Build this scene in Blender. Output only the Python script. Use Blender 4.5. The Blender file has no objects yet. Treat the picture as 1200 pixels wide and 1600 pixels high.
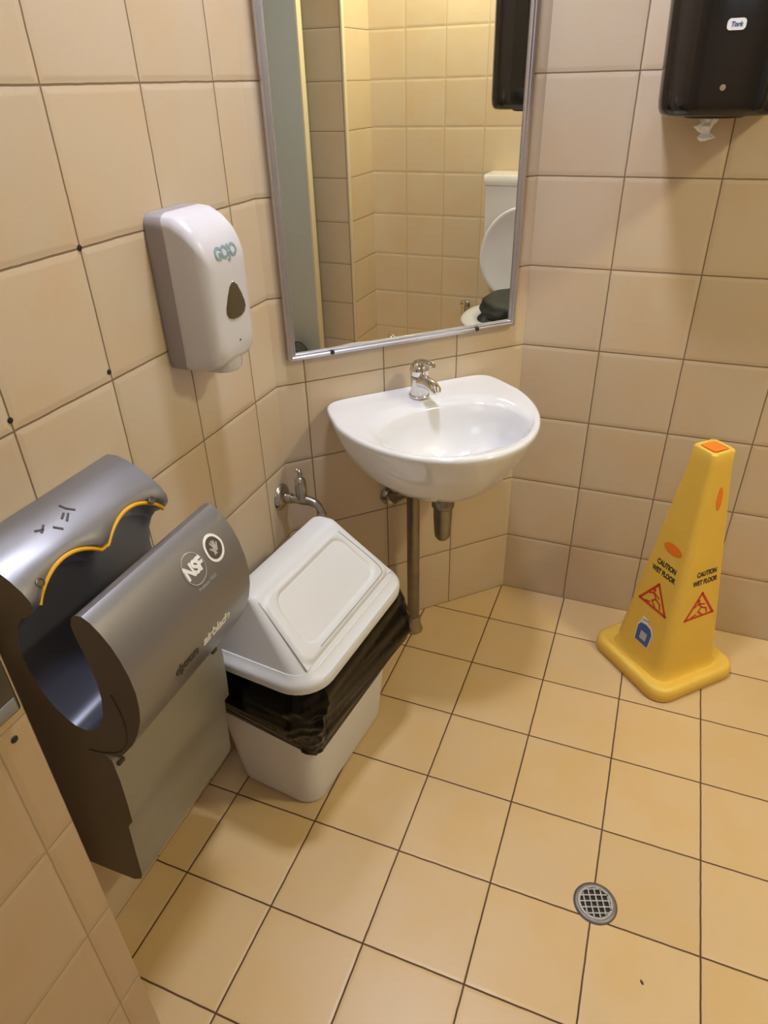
import bpy, bmesh, math, random
from mathutils import Vector, Matrix, noise

random.seed(4)
SC = bpy.context.scene
COL = SC.collection
PI = math.pi

# ------------------------------------------------------------------ camera, light, exposure
CAM = Vector((0.30999, -1.77088, 1.39324))
RX = Vector((0.931860889797667, 0.36203608790803493, -0.0237729492858125))
RY = Vector((0.17350192395448505, -0.5022127521670019, -0.8471596271925015))
RZ = Vector((-0.318641435550357, 0.7853102715571034, -0.5308063798950766))
cam = bpy.data.cameras.new('camera')
camo = bpy.data.objects.new('camera', cam)
COL.objects.link(camo)
u_, b_ = -RY, -RZ
camo.matrix_world = Matrix(((RX.x, u_.x, b_.x, CAM.x), (RX.y, u_.y, b_.y, CAM.y), (RX.z, u_.z, b_.z, CAM.z), (0, 0, 0, 1)))
cam.sensor_fit = 'VERTICAL'
cam.sensor_height = 24
cam.sensor_width = 18
cam.lens = 1073.4 * 24 / 1600
cam.clip_start = 0.02
SC.camera = camo

w = bpy.data.worlds.new('world')
SC.world = w
w.use_nodes = True
w.node_tree.nodes['Background'].inputs[0].default_value = (0.75, 0.85, 1.0, 1)
w.node_tree.nodes['Background'].inputs[1].default_value = 0.25

SC.view_settings.view_transform = 'Standard'
SC.view_settings.look = 'None'
SC.view_settings.gamma = 1
SC.view_settings.use_curve_mapping = False
SC.view_settings.exposure = -0.06
SC.cycles.use_denoising = True
SC.cycles.max_bounces = 10
SC.cycles.diffuse_bounces = 5
SC.cycles.glossy_bounces = 6
SC.cycles.sample_clamp_indirect = 20
SC.cycles.blur_glossy = 0.0
SC.cycles.caustics_reflective = True

def area(name, loc, target, sx, sy, power, color):
    l = bpy.data.lights.new(name, 'AREA')
    l.shape = 'RECTANGLE'
    l.size, l.size_y = sx, sy
    l.energy = power
    l.color = color
    o = bpy.data.objects.new(name, l)
    COL.objects.link(o)
    o.location = loc
    o.rotation_euler = (Vector(target) - Vector(loc)).to_track_quat('-Z', 'Y').to_euler()
    return o

area('ceiling_lamp_light', (-0.03, -0.64, 2.46), (-0.03, -0.64, 0), 0.18, 0.18, 19, (0.92, 0.955, 1.14))
area('warm_lamp_light', (1.58, -0.72, 2.40), (1.58, -0.72, 0), 0.22, 0.22, 25, (1.0, 0.93, 0.62))
area('window_daylight', (0.45, -2.60, 1.95), (0.1, -0.3, 1.2), 0.8, 0.5, 3.2, (0.72, 0.84, 1.0))

# ------------------------------------------------------------------ material helpers
def mat(name, color, rough=0.5, metal=0.0, spec=0.5, coat=0.0, noise_amt=0.0, noise_scale=20, bump=0.0, bump_scale=120, sheen=0):
    m = bpy.data.materials.new(name)
    m.use_nodes = True
    nt = m.node_tree
    b = nt.nodes['Principled BSDF']
    b.inputs['Base Color'].default_value = (*color, 1)
    b.inputs['Roughness'].default_value = rough
    b.inputs['Metallic'].default_value = metal
    b.inputs['Specular IOR Level'].default_value = spec
    b.inputs['Coat Weight'].default_value = coat
    tc = nt.nodes.new('ShaderNodeTexCoord')
    if noise_amt > 0:
        n = nt.nodes.new('ShaderNodeTexNoise')
        n.inputs['Scale'].default_value = noise_scale
        n.inputs['Detail'].default_value = 6
        nt.links.new(tc.outputs['Object'], n.inputs['Vector'])
        mx = nt.nodes.new('ShaderNodeMix')
        mx.data_type = 'RGBA'
        mx.inputs[6].default_value = (*[c * (1 - noise_amt) for c in color], 1)
        mx.inputs[7].default_value = (*[min(1, c * (1 + noise_amt)) for c in color], 1)
        nt.links.new(n.outputs['Fac'], mx.inputs[0])
        nt.links.new(mx.outputs[2], b.inputs['Base Color'])
    if bump > 0:
        n2 = nt.nodes.new('ShaderNodeTexNoise')
        n2.inputs['Scale'].default_value = bump_scale
        nt.links.new(tc.outputs['Object'], n2.inputs['Vector'])
        bp = nt.nodes.new('ShaderNodeBump')
        bp.inputs['Strength'].default_value = bump
        bp.inputs['Distance'].default_value = 0.002
        nt.links.new(n2.outputs['Fac'], bp.inputs['Height'])
        nt.links.new(bp.outputs['Normal'], b.inputs['Normal'])
    return m

def tile_mat(name, axes, offs, pitch, base, grout, gw=0.0016, var=0.06, rough=0.32, pillow=0.012, bump=0.75, mottle=0.10, tint=None):
    """glazed square tiles in object space; axes picks the two in-plane axes, offs puts a joint at that coordinate"""
    m = bpy.data.materials.new(name)
    m.use_nodes = True
    nt = m.node_tree
    L = nt.links.new
    b = nt.nodes['Principled BSDF']
    b.inputs['Specular IOR Level'].default_value = 0.45
    tc = nt.nodes.new('ShaderNodeTexCoord')
    sp = nt.nodes.new('ShaderNodeSeparateXYZ')
    L(tc.outputs['Object'], sp.inputs[0])
    # slightly wavering joints
    wn = nt.nodes.new('ShaderNodeTexNoise')
    wn.inputs['Scale'].default_value = 30
    L(tc.outputs['Object'], wn.inputs['Vector'])

    def M(op, a, bb=None, c=None):
        n = nt.nodes.new('ShaderNodeMath')
        n.operation = op
        for i, v in enumerate((a, bb, c)):
            if v is None:
                continue
            if isinstance(v, (int, float)):
                n.inputs[i].default_value = v
            else:
                L(v, n.inputs[i])
        return n.outputs[0]
    us = []
    for ax, of in zip(axes, offs):
        v = M('SUBTRACT', sp.outputs['XYZ'.index(ax)], of)
        v = M('ADD', v, M('MULTIPLY', M('SUBTRACT', wn.outputs['Fac'], 0.5), 0.0018))
        us.append(M('DIVIDE', v, pitch))
    d = M('MINIMUM', M('PINGPONG', us[0], 0.5), M('PINGPONG', us[1], 0.5))
    d = M('MULTIPLY', d, pitch)

    def ramp(val, a, c, smooth=True):
        r = nt.nodes.new('ShaderNodeMapRange')
        r.interpolation_type = 'SMOOTHSTEP' if smooth else 'LINEAR'
        r.inputs['From Min'].default_value = a
        r.inputs['From Max'].default_value = c
        L(val, r.inputs['Value'])
        return r.outputs['Result']
    g = ramp(d, gw * 0.55, gw * 1.25)
    cmb = nt.nodes.new('ShaderNodeCombineXYZ')
    L(M('FLOOR', us[0]), cmb.inputs[0])
    L(M('FLOOR', us[1]), cmb.inputs[1])
    rn = nt.nodes.new('ShaderNodeTexWhiteNoise')
    rn.noise_dimensions = '3D'
    L(cmb.outputs[0], rn.inputs['Vector'])
    n1 = nt.nodes.new('ShaderNodeTexNoise')
    n1.inputs['Scale'].default_value = 7
    n1.inputs['Detail'].default_value = 5
    off = nt.nodes.new('ShaderNodeVectorMath')
    off.operation = 'ADD'
    L(tc.outputs['Object'], off.inputs[0])
    L(rn.outputs['Color'], off.inputs[1])
    L(off.outputs[0], n1.inputs['Vector'])
    n3 = nt.nodes.new('ShaderNodeTexNoise')
    n3.inputs['Scale'].default_value = 260
    n3.inputs['Detail'].default_value = 3
    L(tc.outputs['Object'], n3.inputs['Vector'])
    val = M('ADD', 1 - var / 2 - mottle / 2 - 0.03, M('ADD', M('MULTIPLY', rn.outputs['Value'], var), M('ADD', M('MULTIPLY', n1.outputs['Fac'], mottle), M('MULTIPLY', n3.outputs['Fac'], 0.06))))
    mc = nt.nodes.new('ShaderNodeMix')
    mc.data_type = 'RGBA'
    mc.inputs[6].default_value = (*base, 1)
    mc.inputs[7].default_value = (*(tint or [base[0] * 0.97, base[1] * 0.9, base[2] * 0.82]), 1)
    L(ramp(n1.outputs['Fac'], 0.35, 0.75), mc.inputs[0])
    vm = nt.nodes.new('ShaderNodeVectorMath')
    vm.operation = 'SCALE'
    L(mc.outputs[2], vm.inputs[0])
    L(val, vm.inputs['Scale'])
    mx = nt.nodes.new('ShaderNodeMix')
    mx.data_type = 'RGBA'
    mx.inputs[6].default_value = (*grout, 1)
    L(g, mx.inputs[0])
    L(vm.outputs[0], mx.inputs[7])
    L(mx.outputs[2], b.inputs['Base Color'])
    rr = nt.nodes.new('ShaderNodeMapRange')
    rr.inputs['To Min'].default_value = 0.85
    rr.inputs['To Max'].default_value = rough
    L(g, rr.inputs['Value'])
    L(rr.outputs['Result'], b.inputs['Roughness'])
    h = M('ADD', M('ADD', M('MULTIPLY', g, 0.35), M('MULTIPLY', ramp(d, 0, pillow), 0.65)), M('MULTIPLY', n3.outputs['Fac'], 0.04))
    bp = nt.nodes.new('ShaderNodeBump')
    bp.inputs['Strength'].default_value = bump
    bp.inputs['Distance'].default_value = 0.002
    L(h, bp.inputs['Height'])
    L(bp.outputs['Normal'], b.inputs['Normal'])
    return m

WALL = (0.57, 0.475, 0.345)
WGR = (0.20, 0.135, 0.075)
FLOOR = (0.62, 0.45, 0.24)
FGR = (0.085, 0.04, 0.018)
T = 0.2

WHITE_CER = mat('white_ceramic', (0.70, 0.71, 0.73), 0.08, coat=0.5)
CHROME = mat('chrome', (0.75, 0.74, 0.72), 0.12, 1.0)
CHROME_D = mat('dull_chrome', (0.42, 0.40, 0.36), 0.28, 1.0, noise_amt=0.3, noise_scale=60)
STEEL_PIPE = mat('tarnished_pipe', (0.26, 0.235, 0.19), 0.36, 0.85, noise_amt=0.3, noise_scale=25)
ALU = mat('aluminium', (0.55, 0.55, 0.60), 0.34, 0.9, noise_amt=0.05)
MIRROR = mat('mirror_glass', (0.88, 0.89, 0.82), 0.0, 1.0)
BLACK = mat('black_plastic', (0.006, 0.006, 0.007), 0.12, coat=0.4)
BLACKM = mat('matt_black', (0.012, 0.012, 0.012), 0.6)
WHITE_PL = mat('white_plastic', (0.58, 0.58, 0.62), 0.3, noise_amt=0.02)
BIN_PL = mat('bin_plastic', (0.62, 0.635, 0.645), 0.42, noise_amt=0.03, noise_scale=9, bump=0.08)
BIN_BODY = mat('bin_body_plastic', (0.62, 0.63, 0.68), 0.42, noise_amt=0.04, noise_scale=9)
GROOVE = mat('groove_grey', (0.25, 0.25, 0.26), 0.7)
GREY_PL = mat('grey_plastic', (0.20, 0.195, 0.20), 0.4)
SOAP_GREY = mat('soap_grey', (0.30, 0.28, 0.29), 0.35)
LINER = mat('black_liner', (0.002, 0.002, 0.0025), 0.14, spec=0.16, bump=1.0, bump_scale=24)
SILVER = mat('silver_paint', (0.235, 0.235, 0.25), 0.32, 0.60, noise_amt=0.05, noise_scale=300)
SILVER_L = mat('silver_paint_lower', (0.27, 0.262, 0.235), 0.42, 0.45, noise_amt=0.05, noise_scale=300)
SILVER_D = mat('silver_side_shade', (0.115, 0.098, 0.08), 0.34, 0.45)  # side shade put into the silver; screws and badge disc share it
SLOT = mat('slot_plastic', (0.10, 0.105, 0.135), 0.32, 0.25)
YELLOW_L = mat('yellow_lip', (0.80, 0.42, 0.02), 0.35)
CONE_Y = mat('cone_yellow', (0.74, 0.49, 0.075), 0.42, noise_amt=0.06, noise_scale=14, bump=0.1, bump_scale=200)
CONE_O = mat('cone_glow_orange', (0.78, 0.20, 0.015), 0.5)  # light through the plastic painted as orange; also fills the hand holes
RED = mat('red_print', (0.55, 0.035, 0.015), 0.5)
INK = mat('black_print', (0.035, 0.03, 0.015), 0.5)
WHITE_INK = mat('white_print', (0.75, 0.76, 0.74), 0.5)
GREY_INK = mat('pale_grey_print', (0.42, 0.42, 0.41), 0.5)
BLUE = mat('blue_print', (0.03, 0.09, 0.32), 0.4)
TEAL = mat('blue_grey_print', (0.22, 0.33, 0.38), 0.5)
PAPER = mat('tissue_paper', (0.88, 0.88, 0.90), 0.9)
AMBER = mat('smoked_window', (0.065, 0.05, 0.025), 0.15, coat=0.3)
DOORG = mat('grey_green_paint', (0.42, 0.46, 0.43), 0.45, noise_amt=0.04)
CREAM = mat('cream_edge', (0.62, 0.56, 0.40), 0.5)
CEIL = mat('ceiling_paint', (0.58, 0.56, 0.52), 0.8, noise_amt=0.03)
GREYDK = mat('pit_shade', (0.006, 0.005, 0.004), 0.7)
BAG = mat('dark_bag_plastic', (0.014, 0.016, 0.014), 0.65, bump=0.6, bump_scale=30)
STEEL = mat('drain_steel', (0.42, 0.41, 0.38), 0.38, 0.8, noise_amt=0.1, noise_scale=90)
STEEL_DK = mat('drain_rim_steel', (0.17, 0.16, 0.15), 0.45, 0.6, noise_amt=0.2, noise_scale=90)

# ------------------------------------------------------------------ mesh helpers
def tag(o, label=None, cat=None, group=None, kind=None):
    if label: o['label'] = label
    if cat: o['category'] = cat
    if group: o['group'] = group
    if kind: o['kind'] = kind
    return o

def empty(name, loc=(0, 0, 0), rz=0.0, label=None, cat=None, group=None):
    o = bpy.data.objects.new(name, None)
    o.empty_display_size = 0.05
    COL.objects.link(o)
    o.location = loc
    o.rotation_euler = (0, 0, rz)
    return tag(o, label, cat, group)

def obj(name, bm, m, parent=None, smooth=True, angle=40, loc=None, rz=None, label=None):
    me = bpy.data.meshes.new(name)
    bmesh.ops.recalc_face_normals(bm, faces=bm.faces[:])
    bm.to_mesh(me)
    bm.free()
    me.materials.append(m)
    if smooth:
        me.shade_smooth()
        try:
            me.set_sharp_from_angle(angle=math.radians(angle))
        except Exception:
            pass
    o = bpy.data.objects.new(name, me)
    COL.objects.link(o)
    if parent is not None:
        o.parent = parent
    if loc is not None: o.location = loc
    if rz is not None: o.rotation_euler = (0, 0, rz)
    if label: o['label'] = label
    return o

def box(bm, x0, x1, y0, y1, z0, z1, bev=0.0, seg=2):
    vs = [bm.verts.new(p) for p in ((x0, y0, z0), (x1, y0, z0), (x1, y1, z0), (x0, y1, z0), (x0, y0, z1), (x1, y0, z1), (x1, y1, z1), (x0, y1, z1))]
    fs = [bm.faces.new([vs[i] for i in q]) for q in ((3, 2, 1, 0), (4, 5, 6, 7), (0, 1, 5, 4), (1, 2, 6, 5), (2, 3, 7, 6), (3, 0, 4, 7))]
    if bev > 0:
        es = list({e for f in fs for e in f.edges})
        bmesh.ops.bevel(bm, geom=es, offset=bev, segments=seg, profile=0.5, affect='EDGES', clamp_overlap=True)
    return bm

def loft(bm, rings, cap0=True, cap1=True, closed=True):
    R = [[bm.verts.new(p) for p in r] for r in rings]
    n = len(R[0])
    for a, b in zip(R, R[1:]):
        for i in range(n if closed else n - 1):
            j = (i + 1) % n
            bm.faces.new((a[i], a[j], b[j], b[i]))
    if cap0: bm.faces.new(R[0][::-1])
    if cap1: bm.faces.new(R[-1])
    return bm

def circle(c, r, ax, n=24, ph=0):
    c = Vector(c); ax = Vector(ax).normalized()
    u = ax.orthogonal().normalized(); v = ax.cross(u)
    return [c + r * (math.cos(2 * PI * i / n + ph) * u + math.sin(2 * PI * i / n + ph) * v) for i in range(n)]

def lathe(bm, origin, axis, prof, n=28):
    o = Vector(origin); a = Vector(axis).normalized()
    loft(bm, [circle(o + a * h, max(r, 1e-4), a, n) for r, h in prof])
    return bm

def tube(bm, pts, rad, n=14, cap=True):
    pts = [Vector(p) for p in pts]
    if not isinstance(rad, (list, tuple)): rad = [rad] * len(pts)
    rings = []
    t0 = (pts[1] - pts[0]).normalized()
    u = t0.orthogonal().normalized()
    for i, p in enumerate(pts):
        if i == 0: t = pts[1] - pts[0]
        elif i == len(pts) - 1: t = pts[-1] - pts[-2]
        else: t = pts[i + 1] - pts[i - 1]
        t.normalize()
        u = (u - t * u.dot(t)).normalized()
        v = t.cross(u)
        rings.append([p + rad[i] * (math.cos(2 * PI * k / n) * u + math.sin(2 * PI * k / n) * v) for k in range(n)])
    loft(bm, rings, cap, cap)
    return bm

def curve(pts, n=8):
    """catmull-rom through points"""
    P = [Vector(p) for p in pts]
    P = [P[0] * 2 - P[1]] + P + [P[-1] * 2 - P[-2]]
    out = []
    for i in range(1, len(P) - 2):
        for k in range(n):
            t = k / n
            a, b, c, d = P[i - 1:i + 3]
            out.append(0.5 * ((2 * b) + (c - a) * t + (2 * a - 5 * b + 4 * c - d) * t * t + (3 * b - a - 3 * c + d) * t ** 3))
    out.append(P[-2])
    return out

def rrect(cx, cy, w, h, r, z, n=6):
    """rounded rectangle ring"""
    r = min(r, w / 2 - 1e-4, h / 2 - 1e-4)
    out = []
    for qx, qy, a0 in ((1, 1, 0), (-1, 1, PI / 2), (-1, -1, PI), (1, -1, 3 * PI / 2)):
        for k in range(n + 1):
            a = a0 + k / n * PI / 2
            out.append(Vector((cx + qx * (w / 2 - r) + r * math.cos(a), cy + qy * (h / 2 - r) + r * math.sin(a), z)))
    return out

def text_mesh(s, size, depth=0.0004, bold=0.0, shear=0.0, spacing=1.0, center=True):
    cu = bpy.data.curves.new('t', 'FONT')
    cu.body = s
    cu.size = size
    cu.extrude = depth
    cu.offset = bold
    cu.shear = shear
    cu.space_character = spacing
    if center:
        cu.align_x = 'CENTER'; cu.align_y = 'CENTER'
    o = bpy.data.objects.new('t', cu)
    COL.objects.link(o)
    dg = bpy.context.evaluated_depsgraph_get()
    me = bpy.data.meshes.new_from_object(o.evaluated_get(dg))
    bm = bmesh.new()
    bm.from_mesh(me)
    bpy.data.objects.remove(o)
    bpy.data.curves.remove(cu)
    bpy.data.meshes.remove(me)
    return bm

def place(bm, origin, xdir, ydir):
    x = Vector(xdir).normalized(); y = Vector(ydir)
    y = (y - x * y.dot(x)).normalized(); z = x.cross(y)
    m = Matrix(((x.x, y.x, z.x, origin[0]), (x.y, y.y, z.y, origin[1]), (x.z, y.z, z.z, origin[2]), (0, 0, 0, 1)))
    bmesh.ops.transform(bm, matrix=m, verts=bm.verts[:])
    return bm

def ring_flat(bm, r0, r1, n=40, th=0.0006):
    a = [[Vector((r * math.cos(2 * PI * i / n), r * math.sin(2 * PI * i / n), z)) for i in range(n)] for r, z in ((r0, 0), (r1, 0), (r1, th), (r0, th), (r0, 0))]
    loft(bm, a, False, False)
    return bm

def strokes(bm, lines, wd, th=0.0006):
    """flat bars along polylines in the xy plane"""
    for ln in lines:
        for (x0, y0), (x1, y1) in zip(ln, ln[1:]):
            d = Vector((x1 - x0, y1 - y0, 0)); L = d.length
            if L < 1e-6: continue
            d /= L
            n = Vector((-d.y, d.x, 0)) * wd / 2
            e = d * wd / 2
            a, b = Vector((x0, y0, 0)) - e, Vector((x1, y1, 0)) + e
            loft(bm, [[a - n, b - n, b + n, a + n], [p + Vector((0, 0, th)) for p in (a - n, b - n, b + n, a + n)]])
    return bm

# ------------------------------------------------------------------ setting
DM = Vector((-0.7157, -0.6984, 0)).normalized()      # along the splayed corner wall
NM = Vector((0.6984, -0.7157, 0)).normalized()       # its normal, into the room
LM = 0.6694
XL = -0.479
YC = -0.4675
XR = 1.87
YB = -2.75
ZC = 2.5
def onM(s, n, z): 
    return DM * s + NM * n + Vector((0, 0, z))
AM = math.atan2(DM.y, DM.x)

def slab(name, mx, x0, x1, y0, y1, z0, z1, loc=(0, 0, 0), rz=0):
    bm = bmesh.new(); box(bm, x0, x1, y0, y1, z0, z1)
    o = obj(name, bm, mx, None, smooth=False, loc=loc, rz=rz)
    return tag(o, kind='structure')

tm_floor = tile_mat('floor_tiles', 'XY', (-0.0029, -0.1726), 0.19932, FLOOR, FGR, gw=0.0019, var=0.08, rough=0.36, pillow=0.008, bump=0.4, mottle=0.22, tint=(0.58, 0.40, 0.18))
tm_back = tile_mat('wall_tiles_back', 'XZ', (0.1925, 0.0), T, WALL, WGR)
tm_corner = tile_mat('wall_tiles_corner', 'XZ', (0.5987, 0.0), T, WALL, WGR)
tm_left = tile_mat('wall_tiles_left', 'YZ', (-0.5618, 0.0), T, WALL, WGR)
tm_pier = tile_mat('wall_tiles_pier_shaded', 'YZ', (-1.467, 0.0), T, (0.46, 0.35, 0.23), (0.34, 0.25, 0.16), gw=0.0012)  # base darker than WALL: the pier's shade put into the tile colour
tm_right = tile_mat('wall_tiles_right', 'YZ', (-0.06, 0.0), T, WALL, (0.43, 0.34, 0.21), gw=0.0013)
tm_rec = tile_mat('wall_tiles_recess', 'YZ', (-1.452, 0.0), T, WALL, WGR)
tm_front = tile_mat('wall_tiles_front', 'XZ', (0.1, 0.0), T, WALL, WGR)

slab('floor', tm_floor, XL - 0.1, XR + 0.1, YB - 0.1, 0.1, -0.1, 0)
slab('ceiling', CEIL, XL - 0.1, XR + 0.1, YB - 0.1, 0.1, ZC, ZC + 0.1)
slab('wall_back', tm_back, 0.0, XR + 0.1, 0, 0.1, 0, ZC)
slab('wall_corner', tm_corner, -0.05, LM + 0.05, -0.1, 0, 0, ZC, rz=AM)
slab('wall_left', tm_left, XL - 0.1, XL, YB - 0.1, YC, 0, ZC)
slab('wall_right', tm_right, XR, XR + 0.1, YB - 0.1, 0.1, 0, ZC)
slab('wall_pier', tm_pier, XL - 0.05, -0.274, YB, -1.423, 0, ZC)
slab('wall_recess', tm_rec, 1.57, XR + 0.05, YB, -1.245, 0, ZC)
# wall behind the camera, with its high window
bm = bmesh.new()
WX0, WX1, WZ0, WZ1 = 0.0, 0.9, 1.65, 2.25
for a in ((XL - 0.1, WX0, 0, ZC), (WX1, XR + 0.1, 0, ZC), (WX0, WX1, 0, WZ0), (WX0, WX1, WZ1, ZC)):
    box(bm, a[0], a[1], YB - 0.1, YB, a[2], a[3])
tag(obj('wall_front', bm, tm_front, smooth=False), kind='structure')
bm = bmesh.new()
for a in ((WX0, WX0 + .04, WZ0, WZ1), (WX1 - .04, WX1, WZ0, WZ1), (WX0, WX1, WZ0, WZ0 + .04), (WX0, WX1, WZ1 - .04, WZ1), ((WX0 + WX1) / 2 - .02, (WX0 + WX1) / 2 + .02, WZ0, WZ1)):
    box(bm, a[0], a[1], YB - 0.07, YB - 0.03, a[2], a[3], 0.003)
tag(obj('window_1', bm, ALU), kind='structure')

# partition door seen in the mirror
bm = bmesh.new(); box(bm, 1.40, 1.436, -2.10, -1.3775, 0.02, 2.1, 0.002)
d1 = tag(obj('door_1', bm, DOORG), kind='structure')
bm = bmesh.new(); box(bm, 1.397, 1.439, -1.378, -1.366, 0.02, 2.1, 0.003)
obj('door_edge', bm, CREAM, d1)
bm = bmesh.new(); box(bm, 1.566, 1.592, -1.249, -1.238, 0, ZC, 0.003)
tag(obj('trim_1', bm, CREAM), kind='structure')

# ------------------------------------------------------------------ ceiling lamps
def lamp(name, x, y, r, color, strength, label):
    t = empty(name, (x, y, ZC), label=label, cat='lamp', group=None)
    bm = bmesh.new(); lathe(bm, (0, 0, -0.02), (0, 0, 1), [(r + .02, 0), (r + .025, .01), (r + .02, .02)])
    obj('base', bm, WHITE_PL, t)
    return t
lamp('ceiling_lamp', -0.03, -0.64, 0.15, None, 0, 'round white ceiling lamp plate over the basin corner')
lamp('ceiling_lamp', 1.58, -0.72, 0.2, None, 0, 'round white ceiling lamp plate over the toilet')

# ------------------------------------------------------------------ mirror
mt = empty('wall_mirror', onM(0.34, 0, 0.86), AM, 'tall rectangular mirror in an aluminium frame on the splayed wall above the basin', 'mirror')
# local axes: x along DM, y = -NM?  build in local coordinates with y into the wall
MW, MH, FW = 0.594, 1.02, 0.017
sgn = -1 if (Matrix.Rotation(AM, 3, 'Z') @ Vector((0, 1, 0))).dot(NM) < 0 else 1
def Y(n): return sgn * n
def ybox(bm, x0, x1, n0, n1, z0, z1, bev=0, seg=2):
    a, b = sorted((Y(n0), Y(n1))); return box(bm, x0, x1, a, b, z0, z1, bev, seg)
bm = bmesh.new(); ybox(bm, -MW / 2 + FW - 0.003, MW / 2 - FW + 0.003, 0.006, 0.012, FW - .003, MH - FW + .003)
obj('mirror_glass', bm, MIRROR, mt, smooth=False)
bm = bmesh.new()
def bar(bm, a, b, inward):
    """profiled bar from a to b (x,z pairs), mitred"""
    ax, az = a; bx, bz = b; ix, iz = inward
    prof = [(0, 0.001), (0, 0.015), (0.002, 0.019), (0.008, 0.020), (0.010, 0.0175), (0.0125, 0.0175), (0.0145, 0.019), (FW, 0.015), (FW, 0.001)]
    r0, r1 = [], []
    dx, dz = bx - ax, bz - az; L = math.hypot(dx, dz); dx /= L; dz /= L
    for d, n in prof:
        r0.append((ax + ix * d + dx * d, Y(n), az + iz * d + dz * d))
        r1.append((bx + ix * d - dx * d, Y(n), bz + iz * d - dz * d))
    loft(bm, [r0, r1])
x0, x1 = -MW / 2, MW / 2
for nm, a, b, inw in (('bottom', (x0, 0), (x1, 0), (0, 1)), ('top', (x0, MH), (x1, MH), (0, -1)), ('l', (x0, 0), (x0, MH), (1, 0)), ('r', (x1, 0), (x1, MH), (-1, 0))):
    bm = bmesh.new(); bar(bm, a, b, inw)
    obj('frame_bar', bm, ALU, mt)
for s, z in ((0.534 - 0.34, 0.006), (0.154 - 0.34, 0.006)):
    bm = bmesh.new(); lathe(bm, (s, Y(0.0195), z + .002), (0, Y(1), 0), [(0.0052, 0), (0.0052, .002), (0.003, .0035)], 14)
    obj('screw', bm, BLACKM, mt, label='black screw head')

# ------------------------------------------------------------------ basin
S0 = 0.334
bt = empty('wash_basin', onM(S0, 0, 0.74), AM, 'white ceramic wall-hung wash basin with rounded front under the mirror', 'basin')
NB = 72
def outl(t, k=1.0, c=0.10, grow=0.0):
    ct, st = math.cos(t), math.sin(t)
    if st >= 0:
        x, n = 0.242 * ct, 0.12 + 0.298 * st
    else:
        x = 0.242 * math.copysign(abs(ct) ** 0.22, ct)
        n = 0.12 - 0.119 * abs(st) ** 0.25
        x *= 1 - 0.07 * (0.12 - n) / 0.12
    return Vector((x * k, Y(c + (n - c) * k), 0))
TT = [2 * PI * (i + 0.5) / NB for i in range(NB)]
def bring(k, c, z, grow=0): return [outl(t, k, c, grow) + Vector((0, 0, z)) for t in TT]
def oval(rx, ry, cn, z, p=0.9): return [Vector((rx * math.copysign(abs(math.cos(t)) ** p, math.cos(t)), Y(cn + ry * math.copysign(abs(math.sin(t)) ** p, math.sin(t))), z)) for t in TT]
bm = bmesh.new()
rings = [bring(0.20, 0.20, -0.172), bring(0.42, 0.19, -0.170), bring(0.62, 0.17, -0.154), bring(0.77, 0.12, -0.126), bring(0.87, 0.07, -0.09), bring(0.95, 0.03, -0.05), bring(0.985, 0.01, -0.02), bring(1, 0, -0.008), bring(0.995, 0.005, -0.001), bring(0.98, 0.02, 0.001)]
a = bring(0.965, 0.03, 0.0005); o_ = oval(0.176, 0.132, 0.252, -0.004)
rings += [a, [p.lerp(q, 0.35) + Vector((0, 0, 0.001)) for p, q in zip(a, o_)], [p.lerp(q, 0.7) for p, q in zip(a, o_)], o_]
rings += [oval(0.169, 0.125, 0.252, -0.012), oval(0.160, 0.117, 0.250, -0.035), oval(0.150, 0.104, 0.248, -0.070), oval(0.122, 0.082, 0.245, -0.100), oval(0.080, 0.055, 0.235, -0.120), oval(0.035, 0.032, 0.225, -0.130, 1), oval(0.022, 0.022, 0.225, -0.131, 1)]
loft(bm, rings)
obj('bowl', bm, WHITE_CER, bt, angle=60)
bm = bmesh.new(); lathe(bm, (0, Y(0.225), -0.1315), (0, 0, 1), [(0.021, 0), (0.021, .002), (0.014, .003), (0.012, 0.001)], 24)
obj('drain_ring', bm, CHROME, bt)
bm = bmesh.new(); box(bm, -0.011, 0.011, *sorted((Y(0.1245), Y(0.1275))), -0.030, -0.025, 0.001)
obj('overflow_slot', bm, GREY_INK, bt)

# basin mixer tap
tp = empty('mixer_tap', onM(0.332, 0.062, 0.740), AM, 'chrome single-lever mixer tap standing on the back of the basin', 'tap')
bm = bmesh.new(); lathe(bm, (0, 0, 0), (0, 0, 1), [(0.025, 0), (0.025, .004), (0.0215, .006), (0.0205, .035), (0.0225, .048), (0.021, .052)])
obj('body', bm, CHROME, tp)
bm = bmesh.new()
tube(bm, [(0, Y(0.0), 0.036), (0, Y(0.025), 0.045), (0, Y(0.05), 0.049), (0, Y(0.075), 0.048), (0, Y(0.088), 0.044), (0, Y(0.092), 0.039)], [0.017, 0.016, 0.0145, 0.014, 0.0135, 0.010], 20)
obj('spout', bm, CHROME, tp)
bm = bmesh.new(); lathe(bm, (0, 0, 0.054), (0, 0, 1), [(0.0205, 0), (0.023, .006), (0.0235, .016), (0.020, .028), (0.012, .035), (0.003, .037)])
obj('cap', bm, CHROME, tp)
bm = bmesh.new(); tube(bm, curve([(0, Y(-0.004), 0.078), (0, Y(0.02), 0.090), (0, Y(0.045), 0.097), (0, Y(0.075), 0.100)], 4), [0.011] * 4 + [0.0085] * 4 + [0.0075] * 4 + [0.005], 14)
obj('lever', bm, CHROME, tp)

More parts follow.
